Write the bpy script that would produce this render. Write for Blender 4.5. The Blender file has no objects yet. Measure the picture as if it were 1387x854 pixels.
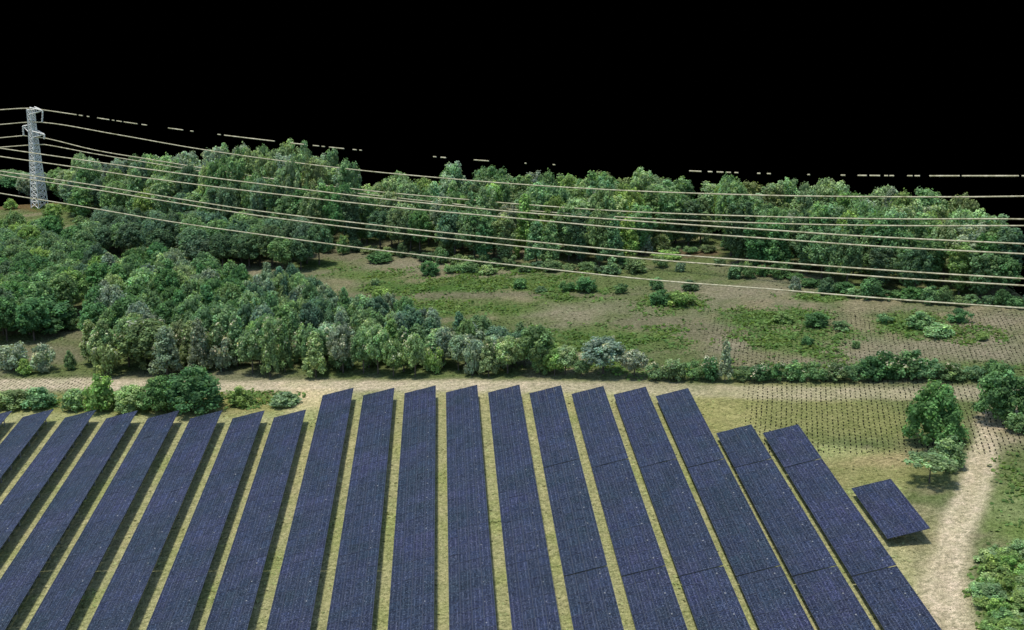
import bpy, math, random
import numpy as np
from mathutils import Vector, Matrix

R = math.radians
random.seed(7)
rng = np.random.default_rng(7)
S = bpy.context.scene
COL = S.collection

# ------------------------------------------------------------------ camera
IW, IH, F = 1387.0, 854.0, 1900.0          # photograph size and focal length in its pixels
TH = math.atan(545.0 / F)                   # pitch below the horizontal
PSI = math.atan(98.5 / F * math.cos(TH))    # yaw to the right of the panel rows
GS = 0.0586                                 # the terrain rises gently to the right
PITCH = 5.5                                 # metres from one panel row to the next
LOW = 0.9                                   # height of the low edge of the panels
fwd = Vector((math.sin(PSI) * math.cos(TH), math.cos(PSI) * math.cos(TH), -math.sin(TH)))
rgt = Vector((math.cos(PSI), -math.sin(PSI), 0))
upv = rgt.cross(fwd)

def ray(px, py):
    return fwd * F + rgt * (px - IW / 2) - upv * (py - IH / 2)

def hitk(px, py, k):
    d = ray(px, py)                          # plane z = GS*x - k, seen from the origin
    t = -k / (d.z - GS * d.x)
    return d * t
KL = PITCH / (hitk(831, 535, 1).x - hitk(548, 532, 1).x) * 5      # five row pitches apart
HC = KL + LOW                                # camera height over the ground
CAM = Vector((0, 0, HC))

def G(px, py, dz=0.0):
    return hitk(px, py, HC - dz) + CAM       # terrain point seen at a photo pixel

def proj(p):
    d = Vector(p) - CAM
    z = d.dot(fwd)
    return IW / 2 + F * d.dot(rgt) / z, IH / 2 - F * d.dot(upv) / z

def ppm(p):
    return F / (Vector(p) - CAM).dot(fwd)    # pixels per metre

def gz(x, y=0):
    return GS * x

cd = bpy.data.cameras.new('camera')
cam = bpy.data.objects.new('camera', cd)
COL.objects.link(cam)
cam.location = CAM
cam.matrix_world = Matrix.Translation(CAM) @ Matrix((rgt, upv, -fwd)).transposed().to_4x4()
cd.sensor_fit = 'HORIZONTAL'
cd.sensor_width = 36
cd.lens = 36 * F / IW
cd.clip_start = 1
cd.clip_end = 60000
S.camera = cam

# ------------------------------------------------------------------ light
SUN_EL, SUN_AZ = R(79), R(-88)               # azimuth clockwise from +Y: the sun stands to the left
w = bpy.data.worlds.new('World')
S.world = w
w.use_nodes = True
nt = w.node_tree
sky = nt.nodes.new('ShaderNodeTexSky')
sky.sky_type = 'NISHITA'
sky.sun_disc = False
sky.sun_elevation = SUN_EL
sky.sun_rotation = SUN_AZ
nt.links.new(sky.outputs[0], nt.nodes['Background'].inputs[0])
nt.nodes['Background'].inputs[1].default_value = 0.15
sl = bpy.data.lights.new('sun', 'SUN')
sl.energy = 2.8
sl.angle = R(7.0)
sl.color = (1.0, 0.95, 0.86)
so = bpy.data.objects.new('sun', sl)
COL.objects.link(so)
sd = Vector((math.sin(SUN_AZ) * math.cos(SUN_EL), math.cos(SUN_AZ) * math.cos(SUN_EL), math.sin(SUN_EL)))
so.rotation_euler = (-sd).to_track_quat('-Z', 'Y').to_euler()
so.location = (-60, 150, 120)
S.view_settings.view_transform = 'Standard'
S.view_settings.look = 'None'
S.view_settings.exposure = 0.25
S.view_settings.gamma = 1.0
S.render.engine = 'CYCLES'

# ------------------------------------------------------------------ helpers
def lin(c):
    return tuple(((v / 255) / 12.92 if v / 255 <= 0.04045 else ((v / 255 + 0.055) / 1.055) ** 2.4) for v in c)

def new_mat(name, rough=0.9, spec=0.1):
    m = bpy.data.materials.new(name)
    m.use_nodes = True
    b = m.node_tree.nodes['Principled BSDF']
    b.inputs['Roughness'].default_value = rough
    b.inputs['Specular IOR Level'].default_value = spec
    return m, m.node_tree, b

def N(nt, t, **kw):
    n = nt.nodes.new(t)
    for k, v in kw.items():
        setattr(n, k, v)
    return n

def math_n(nt, op, a, b=None, clamp=False):
    n = nt.nodes.new('ShaderNodeMath')
    n.operation = op
    n.use_clamp = clamp
    for i, v in enumerate((a, b)):
        if v is None:
            continue
        if isinstance(v, (int, float)):
            n.inputs[i].default_value = v
        else:
            nt.links.new(v, n.inputs[i])
    return n.outputs[0]

def mixc(nt, fac, a, b, mode='MIX'):
    n = nt.nodes.new('ShaderNodeMix')
    n.data_type = 'RGBA'
    n.blend_type = mode
    for i, v in ((0, fac), (6, a), (7, b)):
        if isinstance(v, (int, float)):
            n.inputs[i].default_value = v
        elif isinstance(v, tuple):
            n.inputs[i].default_value = (*v[:3], 1)
        else:
            nt.links.new(v, n.inputs[i])
    return n.outputs[2]

def noise(nt, vec, scale, detail=3, rough=0.6):
    n = nt.nodes.new('ShaderNodeTexNoise')
    n.inputs['Scale'].default_value = scale
    n.inputs['Detail'].default_value = detail
    n.inputs['Roughness'].default_value = rough
    if vec is not None:
        nt.links.new(vec, n.inputs['Vector'])
    return n.outputs[0]

def ramp(nt, v, a, b, ca=(0, 0, 0), cb=(1, 1, 1)):
    n = nt.nodes.new('ShaderNodeValToRGB')
    n.color_ramp.elements[0].position = a
    n.color_ramp.elements[1].position = b
    n.color_ramp.elements[0].color = (*ca, 1)
    n.color_ramp.elements[1].color = (*cb, 1)
    nt.links.new(v, n.inputs[0])
    return n.outputs[0]

def bump(nt, b, h, strength, dist):
    n = nt.nodes.new('ShaderNodeBump')
    n.inputs['Strength'].default_value = strength
    n.inputs['Distance'].default_value = dist
    nt.links.new(h, n.inputs['Height'])
    nt.links.new(n.outputs[0], b.inputs['Normal'])

class MB:
    """Collects quads and boxes, builds ONE mesh."""
    def __init__(s):
        s.v, s.f, s.m, s.mi = [], [], [], 0
    def face(s, pts):
        n = len(s.v)
        s.v += [tuple(p) for p in pts]
        s.f.append(tuple(range(n, n + len(pts))))
        s.m.append(s.mi)
    def box(s, c, d, rot=None):
        n = len(s.v)
        for z in (-1, 1):
            for y in (-1, 1):
                for x in (-1, 1):
                    p = Vector((x * d[0] / 2, y * d[1] / 2, z * d[2] / 2))
                    if rot:
                        p = rot @ p
                    s.v.append(tuple(p + Vector(c)))
        for q in ((0, 2, 3, 1), (4, 5, 7, 6), (0, 1, 5, 4), (2, 6, 7, 3), (0, 4, 6, 2), (1, 3, 7, 5)):
            s.f.append(tuple(n + i for i in q))
            s.m.append(s.mi)
    def tube(s, pts, rad, sides=5):
        pts = [Vector(p) for p in pts]
        if isinstance(rad, (int, float)):
            rad = [rad] * len(pts)
        n0 = len(s.v)
        for i, p in enumerate(pts):
            t = (pts[min(i + 1, len(pts) - 1)] - pts[max(i - 1, 0)]).normalized()
            a = t.orthogonal().normalized() if abs(t.z) < .99 else Vector((1, 0, 0))
            if abs(t.z) < .99:
                a = t.cross(Vector((0, 0, 1))).normalized()
            b = t.cross(a)
            for k in range(sides):
                an = 2 * math.pi * k / sides
                s.v.append(tuple(p + (a * math.cos(an) + b * math.sin(an)) * rad[i]))
        for i in range(len(pts) - 1):
            for k in range(sides):
                k2 = (k + 1) % sides
                s.f.append((n0 + i * sides + k, n0 + i * sides + k2, n0 + (i + 1) * sides + k2, n0 + (i + 1) * sides + k))
                s.m.append(s.mi)
        s.f.append(tuple(n0 + k for k in range(sides)))
        s.m.append(s.mi)
        s.f.append(tuple(n0 + (len(pts) - 1) * sides + k for k in reversed(range(sides))))
        s.m.append(s.mi)
    def mesh(s, name, *mats):
        me = bpy.data.meshes.new(name)
        me.from_pydata(s.v, [], s.f)
        for m in mats:
            me.materials.append(m)
        me.polygons.foreach_set('material_index', s.m)
        me.update()
        return me

def link(name, me, parent=None, loc=None, rot=None):
    o = bpy.data.objects.new(name, me)
    COL.objects.link(o)
    if parent:
        o.parent = parent
    if loc is not None:
        o.location = loc
    if rot is not None:
        o.rotation_euler = rot
    return o

def tag(o, label, cat, group=None):
    o['label'] = label
    o['category'] = cat
    if group:
        o['group'] = group
    return o

def inpoly(x, y, poly):
    x = np.asarray(x, float); y = np.asarray(y, float)
    c = np.zeros(x.shape, bool)
    n = len(poly)
    for i in range(n):
        x1, y1 = poly[i]; x2, y2 = poly[(i + 1) % n]
        if y1 == y2:
            continue
        c ^= ((y1 > y) != (y2 > y)) & (x < (x2 - x1) * (y - y1) / (y2 - y1) + x1)
    return c

def polydist(x, y, line):
    d = np.full(np.shape(x), 1e9)
    for (x1, y1), (x2, y2) in zip(line[:-1], line[1:]):
        dx, dy = x2 - x1, y2 - y1
        t = np.clip(((x - x1) * dx + (y - y1) * dy) / (dx * dx + dy * dy), 0, 1)
        d = np.minimum(d, np.hypot(x - x1 - t * dx, y - y1 - t * dy))
    return d

def vnoise(x, y, s, seed):
    r = np.random.default_rng(seed)
    g = r.random((256, 256))
    x = x / s + 1000; y = y / s + 1000
    xi = np.floor(x).astype(int); yi = np.floor(y).astype(int)
    fx = x - xi; fy = y - yi
    fx = fx * fx * (3 - 2 * fx); fy = fy * fy * (3 - 2 * fy)
    a = g[xi % 256, yi % 256]; b = g[(xi + 1) % 256, yi % 256]
    c = g[xi % 256, (yi + 1) % 256]; d = g[(xi + 1) % 256, (yi + 1) % 256]
    return (a * (1 - fx) + b * fx) * (1 - fy) + (c * (1 - fx) + d * fx) * fy

def fnoise(x, y, s, seed):
    return .5 * vnoise(x, y, s, seed) + .3 * vnoise(x, y, s / 2.3, seed + 1) + .2 * vnoise(x, y, s / 5, seed + 2)

# ------------------------------------------------------------------ ground
FAR = [(-500, 236), (-100, 250), (20, 262), (60, 262), (130, 262), (300, 272), (480, 298), (600, 296), (880, 300), (980, 318),
       (1100, 308), (1290, 328), (1345, 363), (1392, 408), (1500, 470), (1750, 600), (2100, 800)]
RR = [v for _, v in FAR]
xs = np.arange(-215, 175, 1.0)
ys = np.arange(62, 345, 1.0)
XX, YY = np.meshgrid(xs, ys)
ZZ = GS * XX
def projn(x, y, z):
    dx, dy, dz = x, y, z - HC
    f = dx * fwd.x + dy * fwd.y + dz * fwd.z
    return (IW / 2 + F * (dx * rgt.x + dy * rgt.y + dz * rgt.z) / f, IH / 2 - F * (dx * upv.x + dy * upv.y + dz * upv.z) / f)
PX, PY = projn(XX, YY, ZZ)
far_y = np.interp(PX, [p[0] for p in FAR], RR)
keep = PY > far_y
nz1 = fnoise(XX, YY, 18, 11)
nz2 = fnoise(XX, YY, 6, 21)
nz3 = fnoise(XX, YY, 40, 31)
Cc = np.zeros(XX.shape + (3,))
def paint(mask, c):
    global Cc
    m = np.clip(mask, 0, 1)[..., None]
    Cc = Cc * (1 - m) + np.array(lin(c)) * m
def sm(a, b, v):
    t = np.clip((v - a) / (b - a), 0, 1)
    return t * t * (3 - 2 * t)
paint(np.ones(XX.shape), (112, 114, 90))
paint(sm(.38, .58, nz1 * .6 + nz2 * .4) * .8, (88, 104, 60))
paint(sm(.55, .68, nz3 * .4 + nz2 * .6) * .6, (138, 128, 108))
def blob(cx, cy, rx, ry, c, s=1.0):
    d = np.hypot((PX - cx) / rx, (PY - cy) / ry) + (nz2 - .5) * 1.1
    paint(sm(1.35, .5, d) * s * .85, c)
GRN, DGR, BRN, PAL = (86, 108, 58), (68, 98, 46), (110, 108, 88), (128, 124, 104)
for b_ in ((660, 385, 95, 16, GRN), (560, 392, 70, 12, DGR), (620, 395, 60, 8, DGR), (1040, 432, 75, 13, DGR), (1080, 466, 90, 22, GRN),
           (830, 462, 140, 18, GRN), (770, 400, 70, 10, GRN), (500, 375, 60, 9, GRN), (430, 358, 40, 8, GRN),
           (1230, 440, 60, 15, GRN), (1120, 402, 60, 8, GRN), (900, 440, 70, 10, BRN), (770, 425, 50, 14, PAL), (960, 455, 60, 12, BRN),
           (1240, 475, 130, 18, PAL), (560, 357, 80, 8, PAL), (640, 372, 60, 6, PAL), (1000, 395, 80, 10, PAL), (990, 470, 40, 16, PAL),
           (640, 400, 240, 5, BRN), (1340, 440, 60, 16, PAL), (690, 345, 50, 8, PAL), (450, 345, 40, 8, BRN), (930, 345, 60, 6, (95, 80, 66)),
           (60, 345, 60, 10, BRN), (40, 278, 60, 9, (104, 84, 60)), (100, 440, 40, 25, BRN), (60, 480, 70, 16, BRN), (330, 372, 55, 7, PAL),
           (120, 282, 70, 6, (70, 98, 44)), (560, 420, 200, 9, GRN)):
    blob(*b_)
# the solar field: short yellow-green grass
SF = [(-300, 548), (300, 560), (405, 545), (430, 530), (935, 526), (1020, 565), (1100, 600), (1230, 612), (1225, 700), (1240, 760), (1350, 1100), (-900, 1100)]
inS = inpoly(PX, PY, SF).astype(float)
dS = polydist(PX, PY, SF + [SF[0]])
mS = np.where(inS > 0, sm(-2, 6, dS), 0)
paint(mS, (152, 154, 114))
paint(mS * sm(.45, .8, nz2) * .6, (134, 146, 88))
paint(mS * sm(.45, .75, nz1) * .4, (166, 160, 118))
# meadow behind the right hand rows
blob(1060, 560, 190, 45, (128, 130, 84), .9)
blob(970, 560, 60, 30, (146, 144, 96), .8)
blob(1180, 640, 90, 34, (124, 124, 80), .9)
blob(1190, 625, 60, 10, (150, 138, 104), .8)
blob(1400, 700, 75, 60, (104, 122, 70), 1)
blob(1375, 690, 40, 20, (118, 128, 90), .6)
blob(1395, 810, 90, 80, (86, 110, 56), 1)
blob(350, 545, 60, 18, (140, 138, 88), 1)
blob(120, 548, 190, 14, (128, 132, 80), 1)
# tracks: beige, along the hedge and down the right side
T1 = [(-400, 526), (0, 522), (110, 520), (260, 525), (420, 524), (600, 522), (760, 524), (900, 528), (1100, 533), (1240, 533), (1420, 534), (1700, 540)]
T2 = [(1350, 530), (1342, 570), (1330, 625), (1312, 680), (1290, 730), (1275, 790), (1280, 900), (1330, 1100)]
def wpoly(l):
    return [(G(a, b).x, G(a, b).y) for a, b in l]
d1 = polydist(XX, YY, wpoly(T1)) + (nz2 - .5) * 2
paint(sm(3.3, 1.6, d1) * (.92 - .35 * sm(620, 900, PX)), (176, 167, 143))
paint(sm(1.0, .3, np.abs(d1 - 1.1)) * .35 * sm(900, 650, PX), (196, 186, 164))
d2 = polydist(XX, YY, wpoly(T2)) + (nz2 - .5) * 1.2
wd2 = np.interp(PY, [600, 700, 800, 900], [1.4, 1.9, 2.7, 3.4])
paint(sm(wd2 + .7, wd2 - 1.2, d2) * .92, (176, 166, 140))
paint(sm(.7, .2, np.abs(d2 - .95)) * .6, (200, 188, 164))
blob(418, 540, 44, 18, (200, 186, 150), 1)
blob(1240, 740, 40, 50, (154, 150, 112), .6)
blob(1370, 572, 50, 40, (158, 146, 126), .9)
SP = sm(1.3, .9, np.maximum(np.abs(PX - 1205) / 180, np.abs(PY - 565) / 46)) * .95
SP = np.maximum(SP, sm(1.2, .9, np.maximum(np.abs(PX - 50) / 70, np.abs(PY - 522) / 14)) * .7)
SP = np.maximum(SP, sm(860, 1000, PX) * sm(395, 430, PY) * sm(520, 500, PY) * .62)
SP = np.maximum(SP, sm(740, 830, PY) * .35)

idx = -np.ones(XX.shape, int)
fk = keep[:-1, :-1] & keep[1:, :-1] & keep[:-1, 1:] & keep[1:, 1:]
used = np.zeros(XX.shape, bool)
used[:-1, :-1] |= fk; used[1:, :-1] |= fk; used[:-1, 1:] |= fk; used[1:, 1:] |= fk
idx[used] = np.arange(used.sum())
relief = (nz2 - .5) * .12 * sm(560, 500, PY) * 3
V = np.stack([XX[used], YY[used], (ZZ + relief)[used]], 1)
FF = np.stack([idx[:-1, :-1][fk], idx[:-1, 1:][fk], idx[1:, 1:][fk], idx[1:, :-1][fk]], 1)
gme = bpy.data.meshes.new('ground')
gme.from_pydata(V.tolist(), [], FF.tolist())
ca = gme.color_attributes.new('earth', 'FLOAT_COLOR', 'POINT')
ca.data.foreach_set('color', np.concatenate([Cc[used], SP[used][:, None]], 1).ravel().astype(np.float32))
gme.polygons.foreach_set('use_smooth', [True] * len(gme.polygons))
m, t, b = new_mat('ground_soil_and_grass', 1.0, 0.0)
at = N(t, 'ShaderNodeAttribute', attribute_name='earth')
geo = N(t, 'ShaderNodeNewGeometry')
pos = geo.outputs['Position']
n1 = noise(t, pos, 2.2, 4, .7)
n2 = noise(t, pos, 9.0, 2, .6)
n3 = noise(t, pos, .35, 4, .65)
c = mixc(t, 1.0, at.outputs['Color'], ramp(t, n1, .3, .7, (.48, .5, .44), (1.55, 1.47, 1.47)), 'MULTIPLY')
c = mixc(t, 1.0, c, ramp(t, n2, .34, .66, (.58, .6, .56), (1.42, 1.38, 1.38)), 'MULTIPLY')
c = mixc(t, .5, c, ramp(t, n3, .3, .7, (.72, .82, .62), (1.22, 1.14, 1.2)), 'MULTIPLY')
# rows of small dark dashes that stand for missing scan points
vd = (G(1080 + 30, -118 + 900) - G(1080, -118 + 600))
vd = Vector((rgt.x * (1080 - IW / 2) + fwd.x * F + upv.x * 545, rgt.y * (1080 - IW / 2) + fwd.y * F + upv.y * 545, 0)).normalized()
mp = N(t, 'ShaderNodeMapping')
mp.inputs['Rotation'].default_value = (0, 0, math.atan2(vd.x, vd.y))
t.links.new(pos, mp.inputs['Vector'])
sx = N(t, 'ShaderNodeSeparateXYZ')
t.links.new(mp.outputs[0], sx.inputs[0])
wob = noise(t, pos, .5, 2)
wob2 = noise(t, pos, 1.7, 2)
cx_ = math_n(t, 'FRACT', math_n(t, 'ADD', math_n(t, 'DIVIDE', sx.outputs[0], .62), math_n(t, 'MULTIPLY', wob, .6)))
row_i = math_n(t, 'FLOOR', math_n(t, 'ADD', math_n(t, 'DIVIDE', sx.outputs[0], .62), math_n(t, 'MULTIPLY', wob, .6)))
cy_ = math_n(t, 'FRACT', math_n(t, 'ADD', math_n(t, 'DIVIDE', sx.outputs[1], 1.15), math_n(t, 'ADD', math_n(t, 'MULTIPLY', row_i, .37), math_n(t, 'MULTIPLY', wob2, 1.3))))
ax = math_n(t, 'LESS_THAN', math_n(t, 'ABSOLUTE', math_n(t, 'SUBTRACT', cx_, .5)), .12)
ay = math_n(t, 'LESS_THAN', math_n(t, 'ABSOLUTE', math_n(t, 'SUBTRACT', cy_, .5)), .25)
hole = math_n(t, 'MULTIPLY', ax, ay)
thr = math_n(t, 'GREATER_THAN', at.outputs['Alpha'], math_n(t, 'ADD', math_n(t, 'MULTIPLY', noise(t, pos, 3.1, 1), 1.0), .02))
hole = math_n(t, 'MULTIPLY', hole, thr)
c = mixc(t, hole, c, (.012, .012, .009))
t.links.new(c, b.inputs['Base Color'])
bump(t, b, n1, .8, .35)
gme.materials.append(m)
go = link('ground', gme)
go['kind'] = 'structure'

m, t, b = new_mat('void_black', 1.0, 0.0)
b.inputs['Base Color'].default_value = (0, 0, 0, 1)
mb = MB()
Z0 = -30
mb.face([(-30000, -3000, Z0), (30000, -3000, Z0), (30000, 50000, Z0), (-30000, 50000, Z0)])  # added black sheet, standing in for the empty background past the terrain edge
o = link('void_sheet', mb.mesh('void_sheet', m))
o['kind'] = 'structure'

# ------------------------------------------------------------------ solar rows
def panel_material():
    m, t, b = new_mat('solar_glass', .55, .12)
    tc = N(t, 'ShaderNodeTexCoord')
    geo = N(t, 'ShaderNodeNewGeometry')
    oi = N(t, 'ShaderNodeObjectInfo')
    s = N(t, 'ShaderNodeSeparateXYZ')
    t.links.new(tc.outputs['Object'], s.inputs[0])
    # pale bus lines along the row, two to a module, and a fine cell grid
    fx = math_n(t, 'ABSOLUTE', math_n(t, 'SUBTRACT', math_n(t, 'FRACT', math_n(t, 'DIVIDE', s.outputs[0], .5)), .5))
    line = math_n(t, 'LESS_THAN', fx, .09)
    fy = math_n(t, 'ABSOLUTE', math_n(t, 'SUBTRACT', math_n(t, 'FRACT', math_n(t, 'DIVIDE', s.outputs[1], .32)), .5))
    cell = math_n(t, 'LESS_THAN', fy, .10)
    n1 = noise(t, geo.outputs['Position'], 5.5, 2, .7)
    n2 = noise(t, geo.outputs['Position'], .12, 3, .6)
    n3 = noise(t, geo.outputs['Position'], 11, 1, .5)
    n4 = ramp(t, noise(t, geo.outputs['Position'], 3.3, 2, .7), .4, .62)
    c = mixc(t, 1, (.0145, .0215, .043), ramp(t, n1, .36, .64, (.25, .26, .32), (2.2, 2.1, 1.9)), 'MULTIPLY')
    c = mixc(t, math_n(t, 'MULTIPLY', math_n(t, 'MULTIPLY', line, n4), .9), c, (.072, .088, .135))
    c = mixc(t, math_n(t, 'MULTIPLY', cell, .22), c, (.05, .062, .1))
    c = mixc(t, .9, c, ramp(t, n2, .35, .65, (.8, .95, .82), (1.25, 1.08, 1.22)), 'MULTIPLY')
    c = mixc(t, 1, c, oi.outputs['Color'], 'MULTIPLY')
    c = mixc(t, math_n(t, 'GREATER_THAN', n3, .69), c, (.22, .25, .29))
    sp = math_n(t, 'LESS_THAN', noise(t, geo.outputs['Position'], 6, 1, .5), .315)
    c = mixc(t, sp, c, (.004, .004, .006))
    t.links.new(c, b.inputs['Base Color'])
    return m
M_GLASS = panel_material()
def steel(name, col, rough=.5, nsc=3):
    m, t, b = new_mat(name, rough, .3)
    geo = N(t, 'ShaderNodeNewGeometry')
    n1 = noise(t, geo.outputs['Position'], nsc, 3)
    c = mixc(t, 1, col, ramp(t, n1, .3, .7, (.7, .7, .7), (1.2, 1.2, 1.2)), 'MULTIPLY')
    t.links.new(c, b.inputs['Base Color'])
    return m
M_FRAME = steel('dark_anodised_frame', (.05, .058, .085), .5)
M_GALV = steel('galvanised_post', (.30, .30, .29), .5)

PW = 4.22                                    # horizontal width of a table
RISE = 0.80
TILT = math.atan2(GS * PW + RISE, PW)
SLOPE = math.hypot(PW, GS * PW + RISE)
MW = SLOPE / 4                               # four modules up the slope
ML = 2.0
mb = MB()
hw, hl, fr = MW / 2 - .006, ML / 2 - .006, .03
# frame ring, sunken glass, back
mb.mi = 1
outer = [(-hw, -hl), (hw, -hl), (hw, hl), (-hw, hl)]
inner = [(-hw + fr, -hl + fr), (hw - fr, -hl + fr), (hw - fr, hl - fr), (-hw + fr, hl - fr)]
for i in range(4):
    j = (i + 1) % 4
    mb.face([(*outer[i], .02), (*outer[j], .02), (*inner[j], .02), (*inner[i], .02)])
    mb.face([(*outer[i], -.03), (*outer[j], -.03), (*outer[j], .02), (*outer[i], .02)])
mb.face([(*p, -.03) for p in reversed(outer)])
mb.mi = 0
mb.face([(*p, .008) for p in inner])
ME_MOD = mb.mesh('solar_module', M_GLASS, M_FRAME)
def post_mesh(h):
    q = MB(); q.box((0, 0, h / 2 - .15), (.12, .16, h + .3)); return q.mesh('mounting_post', M_GALV)
ME_PL, ME_PH = post_mesh(LOW + .08), post_mesh(LOW + RISE * .8)
ROWLAB = {}
def solar_row(k, tl, ynear, seams, label):
    """k: row number from the middle row; tl: photo pixel of its far low corner."""
    p = G(*tl, LOW)
    x0 = ROWX[k]
    y1 = p.y
    y0 = ynear
    root = link('solar_row', None, loc=(x0, y0, gz(x0)))
    tag(root, label, 'solar panels', 'rows of solar panels in the field')
    cuts = sorted([G(*s, LOW).y for s in seams])
    y = y1
    nrow = 0
    segs = []
    bounds = [c_ for c_ in sorted(cuts, reverse=True) if y0 < c_ < y1] + [y0]
    ytop = y1
    rot = (0, -TILT, 0)
    off = 0.0
    for bnd in bounds:
        n = max(1, int(round((ytop - bnd - .12) / ML)))
        pit = (ytop - bnd - (.12 if k >= 2 else .05)) / n
        dz = off
        for i in range(n):
            yc = ytop - pit * (i + .5)
            for j in range(4):
                s_ = (j + .5) * MW
                o = link('solar_module', ME_MOD, root, (s_ * math.cos(TILT), yc - y0, LOW + s_ * math.sin(TILT) + dz + random.uniform(-.012, .012)),
                         (R(random.uniform(-.4, .4)), -TILT + R(random.uniform(-.5, .5)), 0))
                o.scale = (1, pit / ML, 1)
                v = random.uniform(.86, 1.14)
                o.color = (v * random.uniform(.94, 1.06), v, v * random.uniform(.95, 1.08), 1)
        # rails of this table
        for j, s_ in enumerate((.9, SLOPE - .9)):
            q = MB(); q.box((0, 0, 0), (.08, ytop - bnd - .3, .1))
            link('support_rail', q.mesh('support_rail', M_GALV), root,
                 (s_ * math.cos(TILT), (ytop + bnd) / 2 - y0, LOW + s_ * math.sin(TILT) - .1 + dz), rot)
        yy = ytop - 1.2
        while yy > bnd + .5:
            for me_, s_ in ((ME_PL, .9), (ME_PH, SLOPE - .9)):
                link('mounting_post', me_, root, (s_ * math.cos(TILT), yy - y0, GS * s_))
            yy -= 4.0
        ytop = bnd
        off = off - .03 if k >= 2 else 0.0
    return root

x00, x05 = G(604, 531, LOW).x, None
PXK = {}
tops = {-11: (-25, 567), -10: (31, 565), -9: (88, 566), -8: (144, 567), -7: (200, 567), -6: (258, 567), -5: (315, 567), -4: (371, 566),
        -3: (437, 536), -2: (492, 536), -1: (548, 533), 0: (604, 532), 1: (661, 532), 2: (717, 533), 3: (774, 534), 4: (831, 535),
        5: (888, 537), 6: (970, 587), 7: (1033, 587), 8: (1153, 662)}
ks = np.array(sorted(tops))
xk = np.array([G(*tops[k], LOW).x for k in ks])
A = np.polyfit(ks, xk, 1)
print('row pitch', A, 'cam height', HC, 'resid', np.round(xk - np.polyval(A, ks), 2))
ROWX = {k: float(x) for k, x in zip(ks, xk)}
YN = G(700, 854).y - 14
places = {-11: 'solar panel row cut by the left edge of the photo, only its far corner showing',
          -10: 'leftmost long solar panel row, its far end below the first small bush',
          -9: 'solar panel row second from the left, with dark ground showing beneath its high edge',
          -8: 'solar panel row ending just under the left roadside bushes',
          -7: 'solar panel row ending below the largest dark round bush, left of its centre',
          -6: 'solar panel row ending at the right side of the dark round bush',
          -5: 'solar panel row ending below the small green shrub in the grass',
          -4: 'last of the shorter left solar panel rows, ending beside bare sandy ground',
          -3: 'first of the longer rows of solar panels, reaching up to the sandy track',
          -2: 'second of the longer solar panel rows reaching the track',
          -1: 'solar panel row just left of the one that runs straight up the photo',
          0: 'solar panel row running straight up the middle of the photo',
          1: 'solar panel row just right of the straight middle row',
          2: 'solar panel row with two cross seams, the first such row from the left',
          3: 'solar panel row with cross seams, fourth from the right of the rows reaching the track',
          4: 'solar panel row next to the last of the rows reaching the track',
          5: 'rightmost solar panel row that reaches the track, its far end speckled black',
          6: 'shorter solar panel row, left of the outermost right row',
          7: 'outermost long solar panel row on the right, beside the lone small table'}
for k in range(-11, 8):
    sm_ = []
    if k >= 2:
        tx, ty = tops[k]
        def at_y(yp):
            t_ = (yp + 118) / (ty + 118.0)
            return (595 + (tx - 595) * t_, yp)
        sm_ = [at_y(634), at_y(781)]
    else:
        tx, ty = tops[k]
        t_ = (767 + 118) / (ty + 118.0)
        sm_ = [(595 + (tx - 595) * t_, 767)]
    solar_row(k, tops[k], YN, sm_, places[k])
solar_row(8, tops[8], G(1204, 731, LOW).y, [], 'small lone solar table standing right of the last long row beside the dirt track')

# ------------------------------------------------------------------ vegetation
def leaf_material(name):
    m, t, b = new_mat(name, .8, .15)
    at = N(t, 'ShaderNodeAttribute', attribute_name='tint')
    oi = N(t, 'ShaderNodeObjectInfo')
    c = mixc(t, 1, at.outputs['Color'], oi.outputs['Color'], 'MULTIPLY')
    geo = N(t, 'ShaderNodeNewGeometry')
    n1 = noise(t, geo.outputs['Position'], 1.1, 3)
    c = mixc(t, 1, c, ramp(t, n1, .3, .7, (.68, .74, .7), (1.3, 1.22, 1.2)), 'MULTIPLY')
    t.links.new(c, b.inputs['Base Color'])
    tl = N(t, 'ShaderNodeBsdfTranslucent')
    t.links.new(mixc(t, 1, c, (1.25, 1.3, .7), 'MULTIPLY'), tl.inputs['Color'])
    mx = N(t, 'ShaderNodeMixShader')
    mx.inputs[0].default_value = .42
    t.links.new(b.outputs[0], mx.inputs[1])
    t.links.new(tl.outputs[0], mx.inputs[2])
    t.links.new(mx.outputs[0], t.nodes['Material Output'].inputs['Surface'])
    return m
M_LEAF = leaf_material('leaves')
M_BLOS = leaf_material('blossom')
m, t, b = new_mat('bark', .95, .05)
geo = N(t, 'ShaderNodeNewGeometry')
n1 = noise(t, geo.outputs['Position'], 6, 4)
t.links.new(ramp(t, n1, .3, .7, (.05, .042, .032), (.16, .14, .115)), b.inputs['Base Color'])
M_BARK = m

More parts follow.
